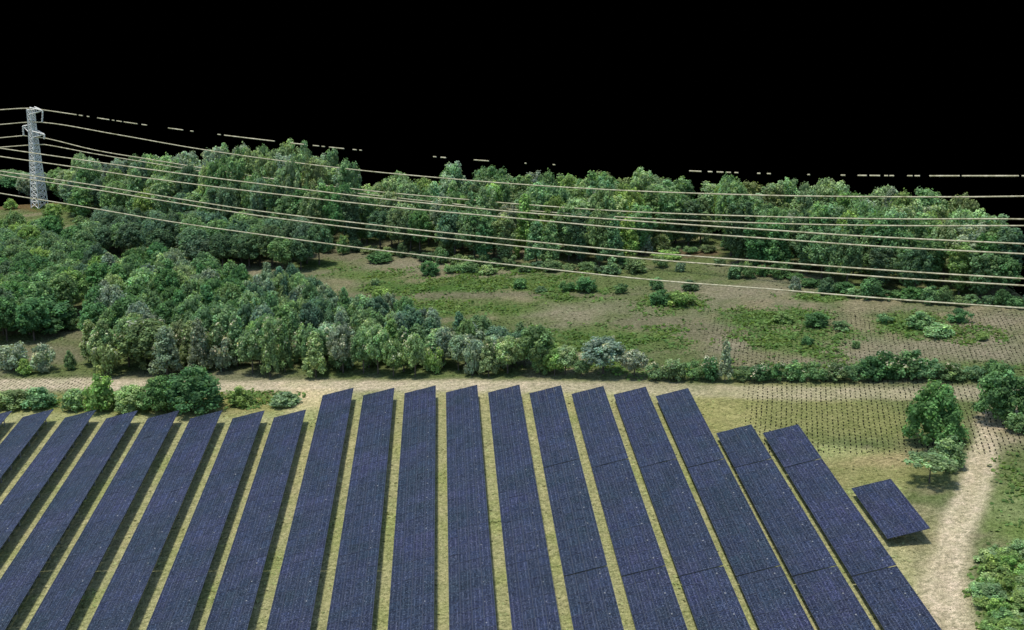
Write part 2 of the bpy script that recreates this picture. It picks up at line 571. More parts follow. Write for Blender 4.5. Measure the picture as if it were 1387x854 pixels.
def leaves_mesh(name, lumps, lsize, dens, seed, mat, core=True, zs=.92):
    """lumps: (x,y,z,r); each is covered with small five-cornered leaf clusters round a rough inner mass."""
    r = np.random.default_rng(seed)
    L = np.array(lumps)
    ctr = (L[:, :3] * (L[:, 3:4] ** 2)).sum(0) / (L[:, 3] ** 2).sum()
    vs, fs, cs = [], [], []
    nv = 0
    for i, (x, y, z, rad) in enumerate(lumps):
        n = int(dens * rad * rad * 4 * math.pi / (lsize * lsize))
        d = r.normal(size=(n, 3))
        d /= np.linalg.norm(d, axis=1)[:, None]
        rr = rad * (1 + r.uniform(-.22, .12, n)) * (1 + .18 * np.sin(d[:, 0] * 5 + i) * np.cos(d[:, 2] * 5 + 2 * i))
        p = np.array([x, y, z]) + d * rr[:, None] * np.array([1, 1, zs])
        ok = np.ones(n, bool)
        for j, (a, b_, c_, q) in enumerate(lumps):
            if j != i:
                ok &= np.linalg.norm((p - np.array([a, b_, c_])) / np.array([1, 1, zs]), axis=1) > q * .8
        ok &= p[:, 2] > .02
        p, d = p[ok], d[ok]
        n = len(p)
        if n == 0:
            continue
        nn = d + r.normal(scale=.45, size=(n, 3)) + np.array([0, 0, .5])
        nn /= np.linalg.norm(nn, axis=1)[:, None]
        up = np.where(np.abs(nn[:, 2:3]) < .9, np.array([[0, 0, 1.]]), np.array([[1., 0, 0]]))
        a = np.cross(nn, up); a /= np.linalg.norm(a, axis=1)[:, None]
        b_ = np.cross(nn, a)
        s_ = lsize * r.uniform(.55, 1.15, n)
        ph = r.uniform(0, 6.28, n)
        lt = r.uniform(.55, 1.5)
        hue = r.uniform(-.1, .1)
        tint = lt * r.uniform(.62, 1.5, n)
        for k in range(5):
            an = ph + k * 2 * math.pi / 5
            q = s_ * .5 * r.uniform(.75, 1.2, n)
            vs.append(p + (a * (np.cos(an) * q)[:, None] + b_ * (np.sin(an) * q)[:, None] + nn * (r.uniform(-.12, .12, n) * s_)[:, None]) * np.array([1, 1, zs]))
        base = nv + np.arange(n)
        fs.append(np.stack([base + k * n for k in range(5)], 1))
        nv += 5 * n
        cs.append(np.tile(np.stack([tint * (1 + hue), tint, tint * (1 - hue * .5)], 1), (5, 1)))
    Vv = np.concatenate(vs); Fv = np.concatenate(fs).tolist(); Cv = np.concatenate(cs)
    if core:
        t0 = (1 + 5 ** .5) / 2
        ico = np.array([(-1, t0, 0), (1, t0, 0), (-1, -t0, 0), (1, -t0, 0), (0, -1, t0), (0, 1, t0), (0, -1, -t0), (0, 1, -t0),
                        (t0, 0, -1), (t0, 0, 1), (-t0, 0, -1), (-t0, 0, 1)]) / math.sqrt(1 + t0 * t0)
        icf = [(0, 11, 5), (0, 5, 1), (0, 1, 7), (0, 7, 10), (0, 10, 11), (1, 5, 9), (5, 11, 4), (11, 10, 2), (10, 7, 6), (7, 1, 8),
               (3, 9, 4), (3, 4, 2), (3, 2, 6), (3, 6, 8), (3, 8, 9), (4, 9, 5), (2, 4, 11), (6, 2, 10), (8, 6, 7), (9, 8, 1)]
        cv, cf, cc = [], [], []
        for (x, y, z, rad) in lumps:
            b0 = len(Vv) + len(cv)
            for q in ico:
                v = np.array([x, y, z]) + q * rad * .74 * r.uniform(.85, 1.1) * np.array([1, 1, zs])
                v[2] = max(v[2], .03)
                cv.append(v); cc.append((.8, .8, .8))
            cf += [tuple(b0 + i for i in f) for f in icf]
        Vv = np.concatenate([Vv, np.array(cv)]); Cv = np.concatenate([Cv, np.array(cc)])
        Fv += cf
    me = bpy.data.meshes.new(name)
    me.from_pydata(Vv.tolist(), [], Fv)
    ca = me.color_attributes.new('tint', 'FLOAT_COLOR', 'POINT')
    ca.data.foreach_set('color', np.concatenate([Cv, np.ones((len(Cv), 1))], 1).ravel().astype(np.float32))
    me.materials.append(mat)
    return me

# every crown is modelled at unit size: 1 wide and 1 tall (crown and trunk together), then scaled
def lumps_tree(kind, seed):
    r = random.Random(seed)
    L = []
    if kind == 'tall':
        n = 46
        for i in range(n):
            z = .14 + .80 * ((i + .5) / n)
            wz = math.sin(math.pi * min(1, (1.0 - (z - .2) / .82)) ** .75) ** .8
            a = i * 2.4 + r.uniform(-.4, .4)
            q = r.uniform(.55, 1) * .38 * wz
            L.append((q * math.cos(a), q * math.sin(a), z, r.uniform(.085, .145)))
        L.append((r.uniform(-.05, .05), 0, .90, .1))
        L += [(0, 0, .60, .26), (0, 0, .45, .27), (0, 0, .30, .26), (.02, 0, .75, .2)]
    elif kind == 'cone':
        n = 34
        for i in range(n):
            z = .12 + .80 * ((i + .5) / n)
            wz = (1.0 - z) ** .7
            a = i * 2.4 + r.uniform(-.4, .4)
            q = r.uniform(.6, 1) * .42 * wz
            L.append((q * math.cos(a), q * math.sin(a), z, .09 + .05 * wz))
        L += [(0, 0, .94, .06), (0, 0, .35, .26), (0, 0, .6, .16)]
    elif kind == 'round':
        n = 44
        for i in range(n):
            u = 1 - 1.35 * (i + .5) / n
            a = i * 2.4 + r.uniform(-.3, .3)
            s_ = math.sqrt(max(0, 1 - u * u))
            q = .38 * r.uniform(.85, 1.1)
            L.append((q * s_ * math.cos(a), q * s_ * math.sin(a), .52 + .38 * u * r.uniform(.85, 1.08), r.uniform(.085, .14)))
        L += [(0, 0, .5, .3), (.1, .1, .42, .2), (-.1, -.08, .4, .2)]
    elif kind == 'umbrella':
        for i in range(20):
            a = i * 2.4
            q = .42 * math.sqrt((i + .5) / 20)
            L.append((q * math.cos(a), q * math.sin(a), .86 - .9 * q * q + r.uniform(-.04, .04), r.uniform(.08, .12)))
    elif kind == 'bush':
        n = 26
        for i in range(n):
            u = 1 - 1.0 * (i + .5) / n
            a = i * 2.4 + r.uniform(-.4, .4)
            s_ = math.sqrt(max(0, 1 - u * u))
            q = .36 * r.uniform(.75, 1.15)
            L.append((q * s_ * math.cos(a), q * s_ * math.sin(a), .14 + .66 * u * r.uniform(.75, 1.1), r.uniform(.10, .17)))
        L += [(0, 0, .3, .3)]
    elif kind == 'dense':
        n = 46
        for i in range(n):
            u = 1 - 1.05 * (i + .5) / n
            a = i * 2.4 + r.uniform(-.4, .4)
            s_ = math.sqrt(max(0, 1 - u * u))
            q = .40 * r.uniform(.8, 1.12)
            L.append((q * s_ * math.cos(a), q * s_ * math.sin(a), .16 + .72 * u * r.uniform(.8, 1.06), r.uniform(.075, .125)))
        L += [(0, 0, .34, .32), (0, 0, .55, .24)]
    elif kind == 'ragged':
        for i in range(18):
            a = r.uniform(0, 6.28); q = .4 * math.sqrt(r.random())
            z = r.uniform(.12, .9 - q)
            L.append((q * math.cos(a), q * math.sin(a), z, r.uniform(.08, .16)))
        L += [(0, 0, .25, .24)]
    return L

def trunk_mesh(seed, h=.6, lean=.03, multi=False):
    r = random.Random(seed)
    q = MB()
    if not multi:
        tp = (lean, r.uniform(-.03, .03), h)
        q.tube([(0, 0, -.03), (lean * .3, 0, h * .4), tp], [.03, .022, .008], 6)
        for i in range(4):
            a = r.uniform(0, 6.28)
            z = h * r.uniform(.35, .75)
            q.tube([(lean * z / h, 0, z), (.14 * math.cos(a), .14 * math.sin(a), z + .13), (.24 * math.cos(a), .24 * math.sin(a), z + .26)], [.014, .009, .004], 4)
    else:
        for i in range(5):
            a = i * 1.3 + r.random()
            q.tube([(.02 * math.cos(a), .02 * math.sin(a), -.04), (.12 * math.cos(a), .12 * math.sin(a), .25), (.22 * math.cos(a), .22 * math.sin(a), .48)], [.016, .011, .005], 4)
    return q.mesh('trunk', M_BARK)

KINDS = {}
for kind, nvar, ls, dens in (('tall', 6, .066, 1.2), ('cone', 3, .062, 1.15), ('round', 5, .056, 1.2), ('bush', 5, .07, 1.15), ('ragged', 4, .068, 1.15), ('umbrella', 2, .06, 1.6), ('dense', 3, .046, 1.2)):
    vs = []
    for i in range(nvar):
        L = lumps_tree(kind, 100 * len(KINDS) + i)
        ZS = {'tall': .5, 'cone': .6, 'round': .72}.get(kind, .92)
        crown = leaves_mesh('crown', L, ls, dens, i + 10 * len(KINDS), M_LEAF, zs=ZS)
        tr = trunk_mesh(i, .6 if kind != 'umbrella' else .75, .03, kind in ('bush', 'ragged'))
        top = [l for l in L if l[2] > .35 and math.hypot(l[0], l[1]) > .08]
        rr_ = random.Random(i)
        bl = [(l[0] * 1.05, l[1] * 1.05, l[2] + .02, l[3] * .8) for l in rr_.sample(top, min(len(top), 8))]
        blo = leaves_mesh('blossom', bl, ls * 1.0, .5, 77 + i, M_BLOS, core=False, zs=ZS)
        vs.append((crown, tr, blo))
    KINDS[kind] = vs

GREENS = {  # leaf base colours (linear)
    'mid': (0.191, 0.315, 0.139), 'light': (0.296, 0.425, 0.209), 'yellow': (0.258, 0.396, 0.125), 'dark': (0.117, 0.198, 0.103),
    'blue': (0.150, 0.251, 0.151), 'pale': (0.339, 0.431, 0.313), 'grey': (0.247, 0.332, 0.230), 'olive': (0.215, 0.297, 0.132), 'deep': (0.123, 0.251, 0.095)}
def plant(kind, base, wm, hm, tone, label, cat, group=None, blossom=0, name=None, big=None):
    crown, tr, blo = random.choice(KINDS[kind])
    nm = name or ('tree' if cat == 'tree' else 'shrub')
    root = link(nm, None, loc=base)
    tag(root, label, cat, group)
    root.rotation_euler = (0, 0, random.uniform(0, 6.28))
    sc = (wm, wm * random.uniform(.92, 1.08), hm)
    c = GREENS[tone]
    j = random.uniform(.85, 1.18)
    o = link('crown' if cat == 'tree' else 'foliage', crown, root)
    o.scale = sc
    o.color = (c[0] * j * random.uniform(.92, 1.1), c[1] * j, c[2] * j * random.uniform(.9, 1.12), 1)
    o = link('trunk' if cat == 'tree' else 'stem', tr, root)
    o.scale = (min(sc[0], hm), min(sc[1], hm), hm)
    if blossom:
        o = link('blossom', blo, root)
        o.scale = (sc[0] * 1.03, sc[1] * 1.03, sc[2] * 1.02)
        o.color = (.62 * blossom, .60 * blossom, .44 * blossom, 1)
        o.location = (0, 0, .05)
    return root

def plant_px(kind, cx, by, wpx, hpx, tone, label, cat='shrub', group=None, blossom=0, depth=None):
    p = G(cx, by)
    s = ppm(p)
    wm = wpx / s
    # the base is hidden under the crown: the footprint centre lies half a crown further back
    q = p + Vector((fwd.x, fwd.y, 0)).normalized() * wm * .35
    q.z = gz(q.x)
    hm = hpx / s * 1.0
    return plant(kind, q, wm, hm, tone, label, cat, group, blossom)

FORE, MIDT, DARKT, HEDGE = [], [], [], []
def scatter(poly, spacing, seed, jit=.36, maxn=9999):
    """hex grid with jitter in metres inside a polygon given in photo pixels (points of the terrain)."""
    r = random.Random(seed)
    W = wpoly(poly)
    x0, x1 = min(a for a, _ in W), max(a for a, _ in W)
    y0, y1 = min(b for _, b in W), max(b for _, b in W)
    pts = []
    j = 0
    y = y0
    while y < y1:
        x = x0 + (spacing / 2 if j % 2 else 0)
        while x < x1:
            a, b_ = x + r.uniform(-jit, jit) * spacing, y + r.uniform(-jit, jit) * spacing
            if bool(inpoly(a, b_, W)):
                pts.append((a, b_))
            x += spacing
        y += spacing * .87
        j += 1
    return sorted(pts, key=lambda p: p[1])
def rc(choices):
    return random.choices([c for c, _ in choices], [w_ for _, w_ in choices])[0]

# far forest
FP = [(40, 300), (150, 303), (250, 312), (340, 325), (450, 338), (560, 346), (650, 358), (760, 366), (850, 362), (880, 338), (965, 336), (980, 350), (992, 376),
      (1090, 376), (1105, 392), (1200, 400), (1300, 408), (1480, 424), (1480, 440), (1387, 402), (1345, 370), (1290, 338), (1100, 318), (980, 322), (880, 308), (600, 304), (480, 304),
      (420, 284), (300, 280), (130, 272), (60, 266), (20, 268)]
pts = scatter(FP, 4.55, 3)
print('forest trees', len(pts))
TONE_W = {'mid': 'green', 'light': 'light green', 'pale': 'pale grey-green', 'yellow': 'yellow-green', 'dark': 'dark', 'deep': 'deep green', 'olive': 'olive green', 'blue': 'bluish green'}
def size_w(q):
    return ' tall' if q > 1.05 else ' low' if q < .92 else ''
def zone_far(px):
    return ('of the forest beside the pylon' if px < 290 else 'of the forest under its highest tops' if px < 490 else
            'of the forest at the treeline dip' if px < 580 else 'of the forest in mid photo' if px < 760 else 'of the forest left of the clearing' if px < 890 else
            'of the forest behind the clearing' if px < 985 else 'of the forest right of the clearing' if px < 1180 else "of the forest at the right end")
for (x, y) in pts:
    px, py = proj((x, y, gz(x)))
    if px < 92 and py > 273:
        continue
    front = np.interp(px, [60, 340, 450, 650, 760, 860, 880, 965, 985, 1090, 1300], [300, 325, 338, 358, 366, 362, 338, 336, 372, 378, 408])
    tall = (12.2 if px < 890 else 10.8) if px > 490 else (15.0 if px > 285 else 10.6)
    if px < 110: tall = 7.5
    if 185 < px < 286: tall = 12.4
    if 110 < px < 185: tall = 11.2
    if 488 < px < 590: tall = 11.2
    if 875 < px < 1000: tall = 12.8
    fr = front - py
    if px > 990 and fr < 16:
        tone = rc([('dark', 2), ('deep', 4), ('mid', 3), ('yellow', .5)])
    elif px < 500 and fr > 20:
        tone = rc([('pale', 4), ('light', 3), ('mid', 2)])
    elif px < 360:
        tone = rc([('mid', 4), ('blue', 2), ('light', 2), ('yellow', 1)])
    elif fr < 8:
        tone = rc([('dark', 2), ('mid', 3), ('olive', 3), ('deep', 1)])
    else:
        tone = rc([('mid', 4), ('light', 5), ('yellow', 2), ('pale', 2), ('olive', 1)])
    if fr < 10: tall *= .8
    hm = tall * random.uniform(.82, 1.15)
    wm = random.uniform(5.0, 7.0)
    z_ = zone_far(px)
    lab = TONE_W[tone] + size_w(hm / tall) + ' tree ' + ('at the front edge ' if fr < 10 else 'in the back ranks ' if fr > 26 else 'in the middle ranks ') + z_
    plant(rc([('tall', 5), ('round', 4), ('cone', 1)]), (x, y, gz(x)), wm, hm, tone, lab, 'tree', lab + 's', name='forest_tree')

# undergrowth along the foot of the forest
EDGE = [(110, 304), (250, 314), (340, 328), (450, 341), (560, 349), (650, 361), (760, 369), (850, 366), (880, 342), (965, 340), (985, 375), (1090, 380), (1105, 396), (1200, 404), (1300, 412), (1440, 424)]
ex = 110.0
while ex < 1440:
    ey = float(np.interp(ex, [p[0] for p in EDGE], [p[1] for p in EDGE])) + random.uniform(-3, 3)
    p = G(ex, ey)
    tone = rc([('dark', 2), ('deep', 3), ('mid', 3), ('olive', 1)] if ex > 990 else [('dark', 2), ('mid', 3), ('olive', 3), ('deep', 1)])
    big_ = random.random() < .4
    lab = ('taller ' if big_ else 'low ') + TONE_W[tone] + ' shrub at the foot ' + zone_far(ex)
    plant('bush' if random.random() < .5 else 'ragged', p, random.uniform(2.6, 4.6), random.uniform(2.6, 4.2) if big_ else random.uniform(1.3, 2.4), tone, lab, 'shrub', lab, name='forest_shrub')
    ex += random.uniform(15, 25)

# dark grove left of the clearing
for (x, y) in scatter([(105, 346), (200, 355), (300, 367), (436, 371), (440, 356), (400, 344), (300, 332), (140, 322)], 4.3, 5):
    px, py = proj((x, y, gz(x)))
    tone = rc([('dark', 3), ('blue', 3), ('mid', 2)])
    hm = random.uniform(6.4, 8.6)
    lab = TONE_W[tone] + size_w(hm / 7.5) + ' tree in the ' + ('back' if py < np.interp(px, [105, 436], [338, 358]) else 'front') + ' of the dark grove' + (
        ', near the pylon' if px < 200 else ', below the pair of wires' if px < 300 else ', above the bare brown strip' if px < 380 else ', beside the open field')
    plant('round', (x, y, gz(x)), random.uniform(5.0, 6.6), hm, tone, lab, 'tree', lab + 's', name='grove_tree')
# left grove and big middle thicket
MP = [(322, 511), (500, 511), (768, 511), (764, 500), (700, 484), (640, 470), (560, 462), (480, 452), (400, 426), (330, 424), (280, 404), (200, 384), (150, 386), (138, 430),
      (122, 470), (118, 511)]
FINE = set(scatter(MP, 3.05, 19))
for (x, y) in scatter(MP, 3.75, 9) + scatter(MP, 3.05, 19):
    px, py = proj((x, y, gz(x)))
    if (y, px > 330) != (y, (x, y) in FINE):
        continue
    left = px < 330
    front = py > 492
    if front:
        tone = rc([('light', 4), ('mid', 3), ('yellow', 2), ('pale', 2)]) if px > 330 else rc([('grey', 2), ('olive', 3), ('light', 2)])
    elif left:
        tone = rc([('deep', 3), ('mid', 3), ('light', 1), ('grey', 1)])
    else:
        tone = rc([('mid', 3), ('blue', 3), ('grey', 2), ('light', 1)])
    up = 'upper ' if py < (440 if left else 478) else 'lower '
    where = ('in the ' + up + 'half of the left grove' + (' near the clearing' if px < 215 else '') if left else
             'at the ' + up + ('left end' if px < 430 else 'middle' if px < 560 else 'right side' if px < 670 else 'right end') + ' of the middle thicket')
    if front:
        where = ('at the front of the left grove' if left else 'in the ' + ('left' if px < 470 else 'central' if px < 620 else 'right') + ' front of the middle thicket')
    t_ = {'grey': 'greyish green'}.get(tone) or TONE_W[tone]
    bl = 1 if front and random.random() < .75 else 0
    hq = random.uniform(.85, 1.15)
    lab = t_ + size_w(hq) + (' tree with cream blossom ' if bl else ' tree ') + where
    hm = hq * float(np.interp(px, [100, 330, 400, 480, 620, 770], [8.2, 8.6, 8.8, 7.8, 6.2, 5.2])) * (.92 if front else 1)
    plant(rc([('round', 3), ('cone', 2.5 if front else 1.2), ('ragged', .6)]), (x, y, gz(x)), random.uniform(4.2, 6.2) if left else random.uniform(3.1, 4.7), hm, tone, lab, 'tree', lab + 's',
          blossom=bl, name='thicket_tree')
for (x, y) in scatter([(-90, 330), (40, 335), (110, 355), (150, 384), (138, 425), (90, 432), (40, 470), (-90, 470)], 4.2, 10):
    px, py = proj((x, y, gz(x)))
    tone = rc([('deep', 2), ('mid', 4), ('yellow', 1), ('blue', 1)])
    hm = random.uniform(6.4, 9.0)
    lab = TONE_W[tone] + size_w(hm / 7.7) + ' tree in the left edge grove ' + ('just below the pylon' if py < 370 and px < 70 else 'at the very edge of the photo' if px < 40 else
          'beside the brown clearing' if py > 415 else 'in its upper half' if py < 385 else 'in its lower half')
    plant('round', (x, y, gz(x)), random.uniform(4.8, 6.6), hm, tone, lab, 'tree', lab + 's', name='grove_tree')

T = plant_px
# single trees and shrubs that can be pointed at
T('tall', 72, 332, 34, 56, 'yellow', 'bright green upright tree right of the pylon foot', 'tree')
T('round', 78, 272, 40, 44, 'mid', 'round green tree right behind the pylon', 'tree')
T('tall', 98, 282, 36, 50, 'light', 'light green tree a little right of the pylon', 'tree')
T('round', 8, 258, 50, 26, 'mid', 'green tree at the left edge behind the pylon', 'tree')
T('bush', 112, 296, 40, 24, 'light', 'light green bush on the grass strip right of the pylon')
T('cone', 46, 348, 34, 44, 'pale', 'pale green pointed tree just below the pylon foot', 'tree')
T('bush', 12, 285, 20, 16, 'yellow', 'small bright bush left of the pylon foot')
T('round', 20, 266, 50, 30, 'deep', 'dark green tree behind the foot of the pylon, on its left side', 'tree')
T('dense', 45, 460, 100, 58, 'deep', 'broad green tree standing alone above the brown clearing at left', 'tree')
T('ragged', 97, 450, 26, 22, 'mid', 'small green shrub on the brown slope right of the broad tree')
T('ragged', 12, 508, 54, 56, 'grey', 'grey green shrub at the left edge above the speckled track')
T('ragged', 55, 508, 46, 50, 'pale', 'ragged pale shrub with whitish tips on the brown slope', blossom=1)
T('bush', 93, 503, 20, 30, 'mid', 'small round bush between the pale shrub and the blossoming grove')
T('bush', 32, 510, 26, 26, 'yellow', 'bright green low bush beside the speckled track')
T('cone', 138, 508, 44, 76, 'olive', 'tall shrub with cream flower head at the left grove corner', blossom=1.1)
T('round', 190, 508, 80, 72, 'olive', 'wide flowering bush with beige blossom at the front of the left grove', blossom=.8)
# roadside bushes between the track and the left panel rows
for a in ((12, 558, 44, 26, 'olive', 'low olive bush at the left edge beyond the first panel rows'),
          (50, 558, 40, 30, 'mid', 'low ragged bush second from the left along the panel ends'),
          (97, 560, 30, 34, 'light', 'pale green bush left of the tall roadside bush'),
          (132, 562, 42, 52, 'yellow', 'tall bright green bush beside the track left of the dark round ones'),
          (175, 562, 48, 36, 'light', 'yellow green bush between the bright tall bush and the dark round one'),
          (214, 564, 50, 50, 'deep', 'dark green bush adjoining the largest round bush on its left'),
          (256, 566, 74, 60, 'deep', 'largest dark round bush beyond the left panel rows'),
          (322, 554, 34, 26, 'yellow', 'small bright shrub in the grass right of the round bush'),
          (384, 554, 36, 20, 'light', 'low green shrub beside the sandy patch')):
    T('dense' if a[2] > 46 else 'bush', a[0], a[1], a[2] * 1.22, a[3] * 1.08, *a[4:])
# bushes out in the field
for i, a in enumerate(((512, 358, 40, 15, 'deep', 'low flat dark green bush at the upper left of the open field'),
          (582, 376, 32, 24, 'deep', 'rounded green bush left of the long row of bushes in the field'),
          (612, 372, 28, 16, 'mid', 'first bush in the long row along the top of the field'),
          (636, 372, 30, 18, 'mid', 'second bush in the long row along the top of the field'),
          (662, 374, 28, 14, 'light', 'last bush in the long row along the top of the field'),
          (508, 388, 14, 14, 'light', 'tiny bright bush at the top of the middle thicket'),
          (518, 408, 36, 20, 'yellow', 'bright green bush at the upper rim of the middle thicket'),
          (704, 393, 22, 17, 'deep', 'small round green bush alone right of the field bushes'),
          (768, 397, 26, 20, 'deep', 'left one of a pair of round bushes in mid field'),
          (794, 398, 34, 24, 'deep', 'right one of a pair of round bushes in mid field'),
          (733, 398, 20, 10, 'mid', 'very low bush just left of the pair of round bushes'),
          (841, 400, 24, 18, 'mid', 'lone round green bush right of the pair in mid field'),
          (890, 394, 24, 20, 'mid', 'green bush at the top of the cluster right of mid field'),
          (896, 416, 34, 24, 'deep', 'large dark bush on the left of the field cluster'),
          (922, 418, 44, 26, 'yellow', 'bright spreading bush on the right of the field cluster'),
          (936, 396, 26, 16, 'dark', 'small dark bush behind the bright one of the field cluster'),
          (922, 370, 16, 18, 'grey', 'small greyish shrub on the bare ground below the clearing'),
          (895, 364, 22, 22, 'mid', 'green shrub at the lower edge of the middle forest'),
          (862, 372, 34, 24, 'olive', 'olive shrub at the lower edge of the middle forest'),
          (828, 374, 28, 18, 'mid', 'low shrub in front of the dark forest shade'),
          (905, 354, 52, 12, 'yellow', 'flat bright green bush in the sandy clearing'),
          (1062, 440, 34, 16, 'yellow', 'bright low bush on the left of the green patch'),
          (1108, 446, 40, 24, 'deep', 'largest bush of the green patch'),
          (1142, 450, 32, 16, 'mid', 'low bush at the right end of the green patch'),
          (1095, 470, 20, 15, 'deep', 'small dark bush in the lower part of the green patch'),
          (1160, 474, 14, 14, 'mid', 'tiny bush right of the lower green patch'),
          (1200, 440, 26, 16, 'mid', 'small bush between the green patch and the right bushes'),
          (1250, 450, 44, 26, 'mid', 'ragged bush under the lowest wire on the right'),
          (1275, 460, 44, 20, 'light', 'light ragged bush below the one under the lowest wire'),
          (1304, 440, 36, 24, 'deep', 'green bush close to the forest edge on the right'),
          (1332, 462, 22, 12, 'yellow', 'small yellow green tuft on the right of the field'),
          (1160, 400, 40, 10, 'yellow', 'flat green bush at the foot of the right forest'))):
    T('ragged' if i % 3 == 2 else 'bush', *a[:5], a[5])
T('cone', 876, 346, 22, 34, 'pale', 'pale blue-green pointed tree left of the sandy clearing', 'tree')
T('cone', 983, 340, 18, 26, 'light', 'small pointed tree right of the sandy clearing', 'tree')
T('bush', 1078, 396, 18, 24, 'grey', 'grey green upright bush at the dark forest corner')
# shrubs along the track, right half
hd = [(726, 512, 56, 72, 'mid', 'tall leafy shrub near the right end of the middle thicket'),
      (766, 512, 38, 44, 'light', 'light shrub at the right end of the middle thicket'),
      (788, 514, 24, 26, 'mid', 'low shrub left of the broad pale flowering bush')]
for a in hd:
    T('round', *a[:5], a[5])
T('round', 818, 515, 64, 56, 'pale', 'broad pale flowering bush at the end of the thicket beside the track', blossom=.9)
T('round', 860, 515, 38, 40, 'pale', 'flowering bush right of the broad pale one', blossom=1)
for i, (cx, wpx, hpx, tone, bl) in enumerate(((890, 34, 30, 'mid', 0), (915, 34, 32, 'olive', 1), (942, 34, 34, 'mid', 0), (963, 30, 34, 'deep', 0), (1008, 30, 24, 'mid', 0),
        (1030, 28, 24, 'deep', 1), (1052, 32, 34, 'deep', 0), (1078, 34, 28, 'mid', 1), (1104, 36, 30, 'mid', 0), (1134, 34, 26, 'olive', 1), (1160, 34, 28, 'mid', 0),
        (1185, 44, 38, 'deep', 0), (1208, 52, 46, 'deep', 1), (1240, 46, 42, 'deep', 1), (1264, 40, 34, 'mid', 0), (1292, 38, 26, 'mid', 0), (1322, 36, 24, 'mid', 0), (1350, 34, 30, 'deep', 0))):
    pos_w = ('left of the slender shrub' if cx < 980 else 'just right of the slender shrub' if cx < 1170 else
             'in the highest part of the hedge' if cx < 1255 else 'in the low right end of the hedge')
    lab = TONE_W.get(tone, 'green') + (' hedge shrub with pale blossom ' if bl or i % 3 == 0 else ' hedge shrub ') + pos_w
    T('bush' if i % 2 else 'ragged', cx, 519, wpx * 1.12, hpx * 1.08, tone, lab, 'shrub', 'shrubs in the hedge along the track: ' + lab, blossom=.8 if bl or i % 3 == 0 else 0)
T('cone', 983, 520, 26, 62, 'pale', 'slender pale shrub with cream tip rising out of the hedge', blossom=1)
# trees at right
T('dense', 1271, 611, 84, 96, 'deep', 'big dark green tree beside the dirt track, right of the ploughed plot', 'tree')
T('dense', 1366, 578, 84, 84, 'deep', 'dark green tree cut by the right edge of the photo beyond the track', 'tree')
T('bush', 1384, 590, 44, 30, 'mid', 'green bush under the tree at the right edge')
T('bush', 1290, 640, 54, 50, 'mid', 'green rounded small tree just below the big dark one', 'tree')
T('umbrella', 1266, 664, 72, 42, 'light', 'small flat-crowned tree with black shade beneath, beside the lone solar table', 'tree')
# thicket in the lower right corner
i = 0
for (x, y) in scatter([(1330, 745), (1420, 740), (1480, 860), (1440, 900), (1330, 870), (1316, 800)], 2.1, 15):
    i += 1
    tone = rc([('yellow', 4), ('mid', 1), ('light', 4)])
    px, py = proj((x, y, gz(x)))
    lab = TONE_W[tone] + ' bush in the lower right corner thicket, ' + ('upper' if py < 780 else 'middle' if py < 820 else 'bottom') + (' left side facing the track' if px < 1360 else ' right side')
    plant('bush' if i % 2 else 'ragged', (x, y, gz(x)), random.uniform(2.3, 3.2), random.uniform(1.2, 2.0), tone, lab, 'shrub', lab, name='shrub')

# ------------------------------------------------------------------ pylon and wires
m, t, b = new_mat('pale_painted_steel', .6, .3)
geo = N(t, 'ShaderNodeNewGeometry')
n1 = noise(t, geo.outputs['Position'], 2.5, 3)
t.links.new(ramp(t, n1, .3, .7, (.50, .49, .42), (.92, .90, .82)), b.inputs['Base Color'])
M_PYL = m
m, t, b = new_mat('weathered_cable', .6, .3)
geo = N(t, 'ShaderNodeNewGeometry')
n1 = noise(t, geo.outputs['Position'], .9, 4, .8)
t.links.new(ramp(t, n1, .32, .68, (.28, .26, .13), (.76, .69, .48)), b.inputs['Base Color'])
M_WIRE = m
PB = G(54, 281)
aR = G(1387, 420)
ldir = Vector((aR.x - PB.x, aR.y - PB.y, 0)).normalized()

def vplane(px, py, a, d):
    n = Vector((-d.y, d.x, 0))
    r_ = ray(px, py)
    t_ = (Vector((a.x, a.y, 0)) - Vector((CAM.x, CAM.y, 0))).dot(n) / r_.dot(n)
    return CAM + r_ * t_
s = ppm(PB)
ztop = vplane(43.5, 148, PB, ldir).z - PB.z
print('pylon height', ztop, 'scale', s)
root = link('lattice_pylon', None, loc=PB)
tag(root, 'white lattice steel pylon with short arms standing above the left forest', 'pylon')
ang = math.atan2(ldir.y, ldir.x)
root.rotation_euler = (0, 0, ang)
def hwid(z):
    return 1.4 - (1.4 - .62) * min(1, z / (ztop * .8)) if z < ztop * .8 else .62
corner = [(-1, -1), (1, -1), (1, 1), (-1, 1)]
for cxn, cyn in corner:
    q = MB()
    q.tube([(cxn * hwid(z), cyn * hwid(z), z) for z in (-.3, ztop * .4, ztop * .8, ztop)], .18, 4)
    link('leg', q.mesh('leg', M_PYL), root)
zs = [0.0]
while zs[-1] < ztop - .6:
    zs.append(min(ztop, zs[-1] + max(1.15, hwid(zs[-1]) * 1.15)))
for a, c_ in zip(zs[:-1], zs[1:]):
    q = MB()
    for i in range(4):
        j = (i + 1) % 4
        A1 = Vector((corner[i][0] * hwid(a), corner[i][1] * hwid(a), a)); B1 = Vector((corner[j][0] * hwid(a), corner[j][1] * hwid(a), a))
        A2 = Vector((corner[i][0] * hwid(c_), corner[i][1] * hwid(c_), c_)); B2 = Vector((corner[j][0] * hwid(c_), corner[j][1] * hwid(c_), c_))
        q.tube([A1, B2], .11, 4); q.tube([B1, A2], .11, 4); q.tube([A2, B2], .11, 4)
    link('brace', q.mesh('brace', M_PYL), root)
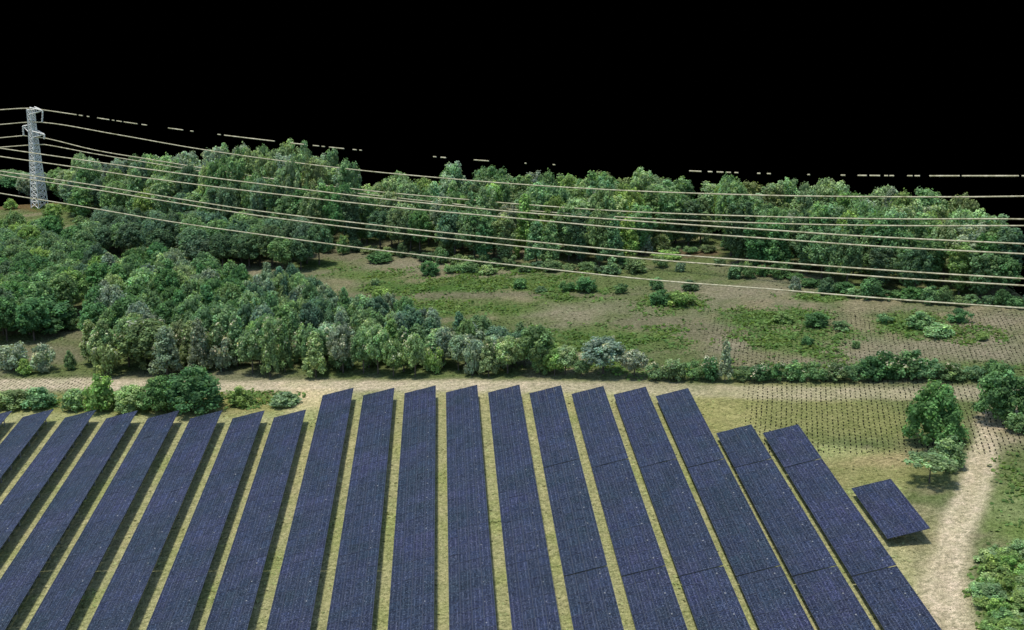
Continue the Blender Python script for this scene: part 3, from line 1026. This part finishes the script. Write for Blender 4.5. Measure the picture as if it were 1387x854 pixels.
for i, (tip, hang) in enumerate((((58, 150), (57, 166)), ((31, 171), (32, 184)), ((60, 182), (60, 189)), ((44, 194), (45, 197)))):
    tp = vplane(*tip, PB, ldir); hp = vplane(*hang, PB, ldir)
    u = (tp - PB).dot(ldir); z = tp.z - PB.z
    uh = (hp - PB).dot(ldir); zh = hp.z - PB.z
    s0 = 1 if u > 0 else -1
    if i < 3:
        q = MB()
        for yy in (-.7, .7):
            q.tube([(s0 * .7, yy, z + .5), (u, 0, z)], .15, 4)
            q.tube([(s0 * .7, yy, z - 1.0), (u, 0, z)], .13, 4)
            q.tube([(s0 * .7 + (u - s0 * .7) * .5, yy * .5, z + .25), (s0 * .7 + (u - s0 * .7) * .5, yy * .5, z - .5)], .1, 4)
        link('cross_arm', q.mesh('cross_arm', M_PYL), root)
        q = MB()
        n = max(3, int((z - zh) / .35))
        pts_, rad_ = [], []
        for k in range(n * 2 + 1):
            f_ = k / (n * 2)
            pts_.append((u + (uh - u) * f_, 0, z + (zh - z) * f_)); rad_.append(.24 if k % 2 else .11)
        q.tube(pts_, rad_, 6)
        link('insulator', q.mesh('insulator', M_PYL), root)

WA = [  # far line, carried by the pylon
 ('highest thin wire, broken into dashes, running over the treeline from the pylon top', [(-60, 152), (0, 149), (43.5, 147), (75, 151.5), (200, 170), (350, 189), (490, 204), (650, 217.5), (750, 223.5), (950, 232.5), (1100, 237), (1250, 238.6), (1460, 238.6)]),
 ('wire from the uppermost pylon arm, passing along the tops of the far trees', [(-60, 173), (0, 169), (57, 166), (154, 181.8), (257, 200), (350, 214), (479, 230), (582, 240), (700, 249.6), (829, 257.5), (957, 262.6), (1100, 266), (1320, 267), (1460, 265)]),
 ('wire from the left pylon arm, highest of those crossing the middle of the forest', [(-60, 191), (0, 187), (32, 184), (62, 187.5), (129, 203.7), (206, 216.6), (350, 239.8), (504, 259), (631, 270.5), (700, 276.5), (854, 287), (1050, 294), (1200, 296.8), (1359, 296.8), (1460, 298)]),
 ('wire from the lowest pylon arm, second of those crossing the middle of the forest', [(-60, 204), (0, 199.8), (45, 196.5), (60, 196), (129, 208.8), (232, 225.6), (350, 245), (504, 264.5), (633, 278.5), (700, 284.5), (865, 295.6), (1050, 303), (1217, 306), (1387, 306), (1460, 306)])]
WB = [
 ('nearer wire that starts just below the pylon arms and slopes to the right', [(-60, 192), (0, 201), (62, 210), (154, 223), (257, 237), (350, 249), (504, 268), (633, 281), (700, 287.5), (901, 302.5), (1050, 312.3), (1166, 320), (1387, 330.6), (1460, 334)]),
 ('nearer wire next above the close pair of wires', [(-60, 203), (0, 212.2), (103, 226.9), (206, 242.3), (350, 260.4), (530, 280.5), (700, 296), (854, 310), (1050, 324), (1191, 334), (1387, 344.2), (1460, 348)]),
 ('upper wire of the close pair of wires crossing the photo', [(-60, 223), (0, 232), (129, 251.3), (257, 272), (350, 286), (530, 307.5), (700, 325.5), (880, 342.5), (1050, 355.3), (1217, 367.4), (1387, 377.7), (1460, 382)]),
 ('lower wire of the close pair of wires crossing the photo', [(-60, 227.5), (0, 237), (129, 257.2), (257, 278), (350, 292.4), (504, 312), (700, 333.7), (880, 351.5), (1050, 364.3), (1217, 377), (1387, 387), (1460, 391)]),
 ('lowest and nearest wire, crossing in front of the open field', [(-60, 251), (0, 262), (103, 278.6), (232, 300.6), (350, 317.5), (504, 338), (700, 360), (880, 379), (1050, 392.4), (1217, 406), (1387, 417.6), (1460, 422)])]
BL, BR_ = G(0, 372), G(1387, 540)
bdir = Vector((BR_.x - BL.x, BR_.y - BL.y, 0)).normalized()
def smooth(pl, step=14):
    # Catmull-Rom through the points so that the cable hangs without kinks
    out = []
    P = [Vector((*p, 0)) for p in pl]
    for i in range(len(P) - 1):
        p0 = P[max(i - 1, 0)]; p1 = P[i]; p2 = P[i + 1]; p3 = P[min(i + 2, len(P) - 1)]
        n = max(1, int((p2.x - p1.x) / step))
        for k in range(n):
            t_ = k / n
            q = p1 + (p2 - p1) * t_
            if i != 0 and i != len(P) - 2 and (p2.x - p1.x) > 40:
                m1 = (p2 - p0) * ((p2.x - p1.x) / (p2.x - p0.x)); m2 = (p3 - p1) * ((p2.x - p1.x) / (p3.x - p1.x))
                q = (2 * t_ ** 3 - 3 * t_ ** 2 + 1) * p1 + (t_ ** 3 - 2 * t_ ** 2 + t_) * m1 + (-2 * t_ ** 3 + 3 * t_ ** 2) * p2 + (t_ ** 3 - t_ ** 2) * m2
            out.append((q.x, q.y))
    out.append(pl[-1])
    return out
DASH = [(-60, 104), (107, 112), (118, 121), (132, 148), (152, 155), (158, 165), (168, 186), (192, 199), (228, 248), (258, 262), (295, 299), (304, 372), (394, 412), (424, 432), (436, 440), (446, 466), (478, 483), (487, 490),
        (587, 591), (597, 604), (642, 662), (711, 713), (749, 752), (934, 950), (959, 965), (971, 980), (984, 990), (995, 1000), (1026, 1030), (1039, 1044), (1094, 1097), (1139, 1145), (1162, 1174), (1178, 1192),
        (1198, 1203), (1205, 1211), (1229, 1236), (1239, 1246), (1259, 1300), (1303, 1380), (1384, 1460)]
for i, (lab, pl) in enumerate(WA):
    q = MB()
    if i == 0:
        root = link('power_line', None, loc=vplane(*pl[2], PB, ldir))
        tag(root, lab, 'wire', 'overhead wires')
        sx_ = [p[0] for p in smooth(pl, 6)]; sy_ = [p[1] for p in smooth(pl, 6)]
        for a, c_ in DASH:
            n = max(1, int((c_ - a) / 12))
            q = MB()
            q.tube([vplane(a + (c_ - a) * k / n, float(np.interp(a + (c_ - a) * k / n, sx_, sy_)), PB, ldir) - root.location for k in range(n + 1)], .13, 5)
            link('wire_length', q.mesh('wire_length', M_WIRE), root)
        continue
    q.tube([vplane(*p, PB, ldir) for p in smooth(pl)], .12, 5)
    tag(link('power_line', q.mesh('power_line', M_WIRE)), lab, 'wire', 'overhead wires')
for i, (lab, pl) in enumerate(WB):
    q = MB()
    off = Vector((-bdir.y, bdir.x, 0)) * (1.5 * (2 - i))
    q.tube([vplane(*p, BL + off, bdir) for p in smooth(pl)], .108, 5)
    tag(link('power_line', q.mesh('power_line', M_WIRE)), lab, 'wire', 'overhead wires')

# ------------------------------------------------------------------ grass tufts
def tufts(name, pts, col_fn, smin, smax, seed):
    r = np.random.default_rng(seed)
    n = len(pts)
    P = np.asarray(pts)
    vs, fs, cs = [], [], []
    base = 0
    for k in range(2):
        a = r.uniform(0, math.pi, n)
        s_ = r.uniform(smin, smax, n)
        dx = np.cos(a) * s_; dy = np.sin(a) * s_
        lx = -np.sin(a) * s_ * 1.3 * r.choice([-1, 1], n); ly = np.cos(a) * s_ * 1.3
        v0 = np.stack([P[:, 0] - dx, P[:, 1] - dy, P[:, 2] + .0 * s_], 1)
        v1 = np.stack([P[:, 0] + dx, P[:, 1] + dy, P[:, 2] + .0 * s_], 1)
        v2 = np.stack([P[:, 0] + lx, P[:, 1] + ly, P[:, 2] + s_ * r.uniform(.35, .7, n)], 1)
        vs += [v0, v1, v2]
        b0 = base + np.arange(n)
        fs.append(np.stack([b0, b0 + n, b0 + 2 * n], 1))
        base += 3 * n
        c = col_fn(P, r)
        cs += [c, c, c]
    me = bpy.data.meshes.new(name)
    me.from_pydata(np.concatenate(vs).tolist(), [], np.concatenate(fs).tolist())
    ca = me.color_attributes.new('tint', 'FLOAT_COLOR', 'POINT')
    C = np.concatenate(cs)
    ca.data.foreach_set('color', np.concatenate([C, np.ones((len(C), 1))], 1).ravel().astype(np.float32))
    m, t, b = new_mat(name + '_blades', .9, .05)
    at = N(t, 'ShaderNodeAttribute', attribute_name='tint')
    t.links.new(at.outputs['Color'], b.inputs['Base Color'])
    me.materials.append(m)
    return link(name, me)
n = 60000
qx = rng.uniform(0, xs.size - 2, n * 3).astype(int); qy = rng.uniform(0, ys.size - 2, n * 3).astype(int)
ok = keep[qy, qx] & (PX[qy, qx] > -60) & (PX[qy, qx] < 1450) & (PY[qy, qx] < 900)
green = Cc[qy, qx, 1] / (Cc[qy, qx, 0] + 1e-6)
ok &= (PY[qy, qx] < 512) | (PX[qy, qx] > 1325) | (mS[qy, qx] > .5)
ok &= rng.random(n * 3) < np.where(green > 1.1, 1, .25)
ok &= ~((d1[qy, qx] < 3) | (d2[qy, qx] < 3))
qx, qy = qx[ok], qy[ok]
tx = xs[qx] + rng.random(len(qx)); ty = ys[qy] + rng.random(len(qx))
tz = GS * tx + relief[qy, qx]
CT = Cc[qy, qx]
def colf(P, r):
    j = r.uniform(.75, 1.3, len(P))[:, None]
    return CT * j * np.array([1.05, 1.12, .95])
print('tufts', len(tx))
g = tufts('grass', np.stack([tx, ty, tz], 1), colf, .10, .26, 5)
tag(g, 'short green and straw-coloured grass tufts over the open field and meadow', 'grass')
g['kind'] = 'stuff'
# ragged low weeds over the green patches of the meadow
WEED = [(640, 387, 90, 12, 1), (560, 392, 60, 10, 1), (1040, 432, 72, 13, 1), (1075, 466, 90, 22, .8), (830, 462, 130, 18, .6), (770, 400, 60, 9, 1), (640, 368, 60, 10, 1),
        (730, 372, 70, 8, .7), (500, 372, 60, 8, .5), (1110, 402, 60, 7, 1), (1245, 446, 60, 15, .8), (1310, 452, 50, 12, .6), (905, 412, 44, 12, 1), (560, 420, 160, 9, .4),
        (350, 545, 60, 16, .5), (60, 556, 90, 9, .7), (1385, 680, 40, 60, .3), (1385, 790, 60, 60, 1), (120, 284, 60, 5, .8), (890, 500, 160, 12, .4), (1150, 503, 250, 8, .4), ]
nW = 450000
qx = rng.uniform(0, xs.size - 2, nW * 4).astype(int); qy = rng.uniform(0, ys.size - 2, nW * 4).astype(int)
wp = np.zeros(len(qx))
ppx, ppy = PX[qy, qx], PY[qy, qx]
cl = nz2[qy, qx]; cl3 = fnoise(XX, YY, 3.2, 71)[qy, qx]
for cx, cy, rx, ry, st in WEED:
    rx *= 1.12; ry *= 1.15; st = min(1, st * 1.25)
    d_ = np.hypot((ppx - cx) / rx, (ppy - cy) / ry)
    wp = np.maximum(wp, sm(1.25, .5, d_ + (cl - .5) * 1.2) * st)
ok = (rng.random(len(qx)) < wp * sm(.38, .58, cl3)) & keep[qy, qx] & (mS[qy, qx] < .3) & (d1[qy, qx] > 2.5)
qx, qy = qx[ok][:60000], qy[ok][:60000]
px_, py_ = xs[qx] + rng.random(len(qx)), ys[qy] + rng.random(len(qx))
hN = .75 * np.clip(fnoise(px_, py_, 2.2, 91) - .3, .02, 1)
n = len(px_)
print('weeds', n)
P0 = np.stack([px_, py_, GS * px_ + relief[qy, qx] + hN * rng.random(n) ** .5 + .03], 1)
nn = rng.normal(scale=.45, size=(n, 3)) + np.array([0, 0, 1.0]); nn /= np.linalg.norm(nn, axis=1)[:, None]
aa = np.cross(nn, [1.0, 0.1, 0]); aa /= np.linalg.norm(aa, axis=1)[:, None]
bb = np.cross(nn, aa); sz = rng.uniform(.12, .3, n); ph = rng.uniform(0, 6.28, n)
vs = [P0 + aa * (np.cos(ph + k * 1.2566) * sz)[:, None] + bb * (np.sin(ph + k * 1.2566) * sz)[:, None] for k in range(5)]
fs = np.stack([np.arange(n) + k * n for k in range(5)], 1)
me = bpy.data.meshes.new('weeds')
me.from_pydata(np.concatenate(vs).tolist(), [], fs.tolist())
tn = np.array([.145, .250, .072]) * rng.uniform(.6, 1.45, n)[:, None] * np.array([1, 1, 1]) * (1 + np.stack([cl3 - .5, 0 * cl3, 0 * cl3], 1)[ok][:60000] * .8)
ca = me.color_attributes.new('tint', 'FLOAT_COLOR', 'POINT')
ca.data.foreach_set('color', np.concatenate([np.tile(tn, (5, 1)), np.ones((5 * n, 1))], 1).ravel().astype(np.float32))
me.materials.append(M_LEAF)
g = link('weeds', me)
tag(g, 'ragged low green weeds in patches over the meadow and verges', 'weeds')
g['kind'] = 'stuff'
tr = sum(len(o.data.polygons) for o in COL.objects if o.type == 'MESH')
print('objects', len(COL.objects), 'faces incl instances', tr)
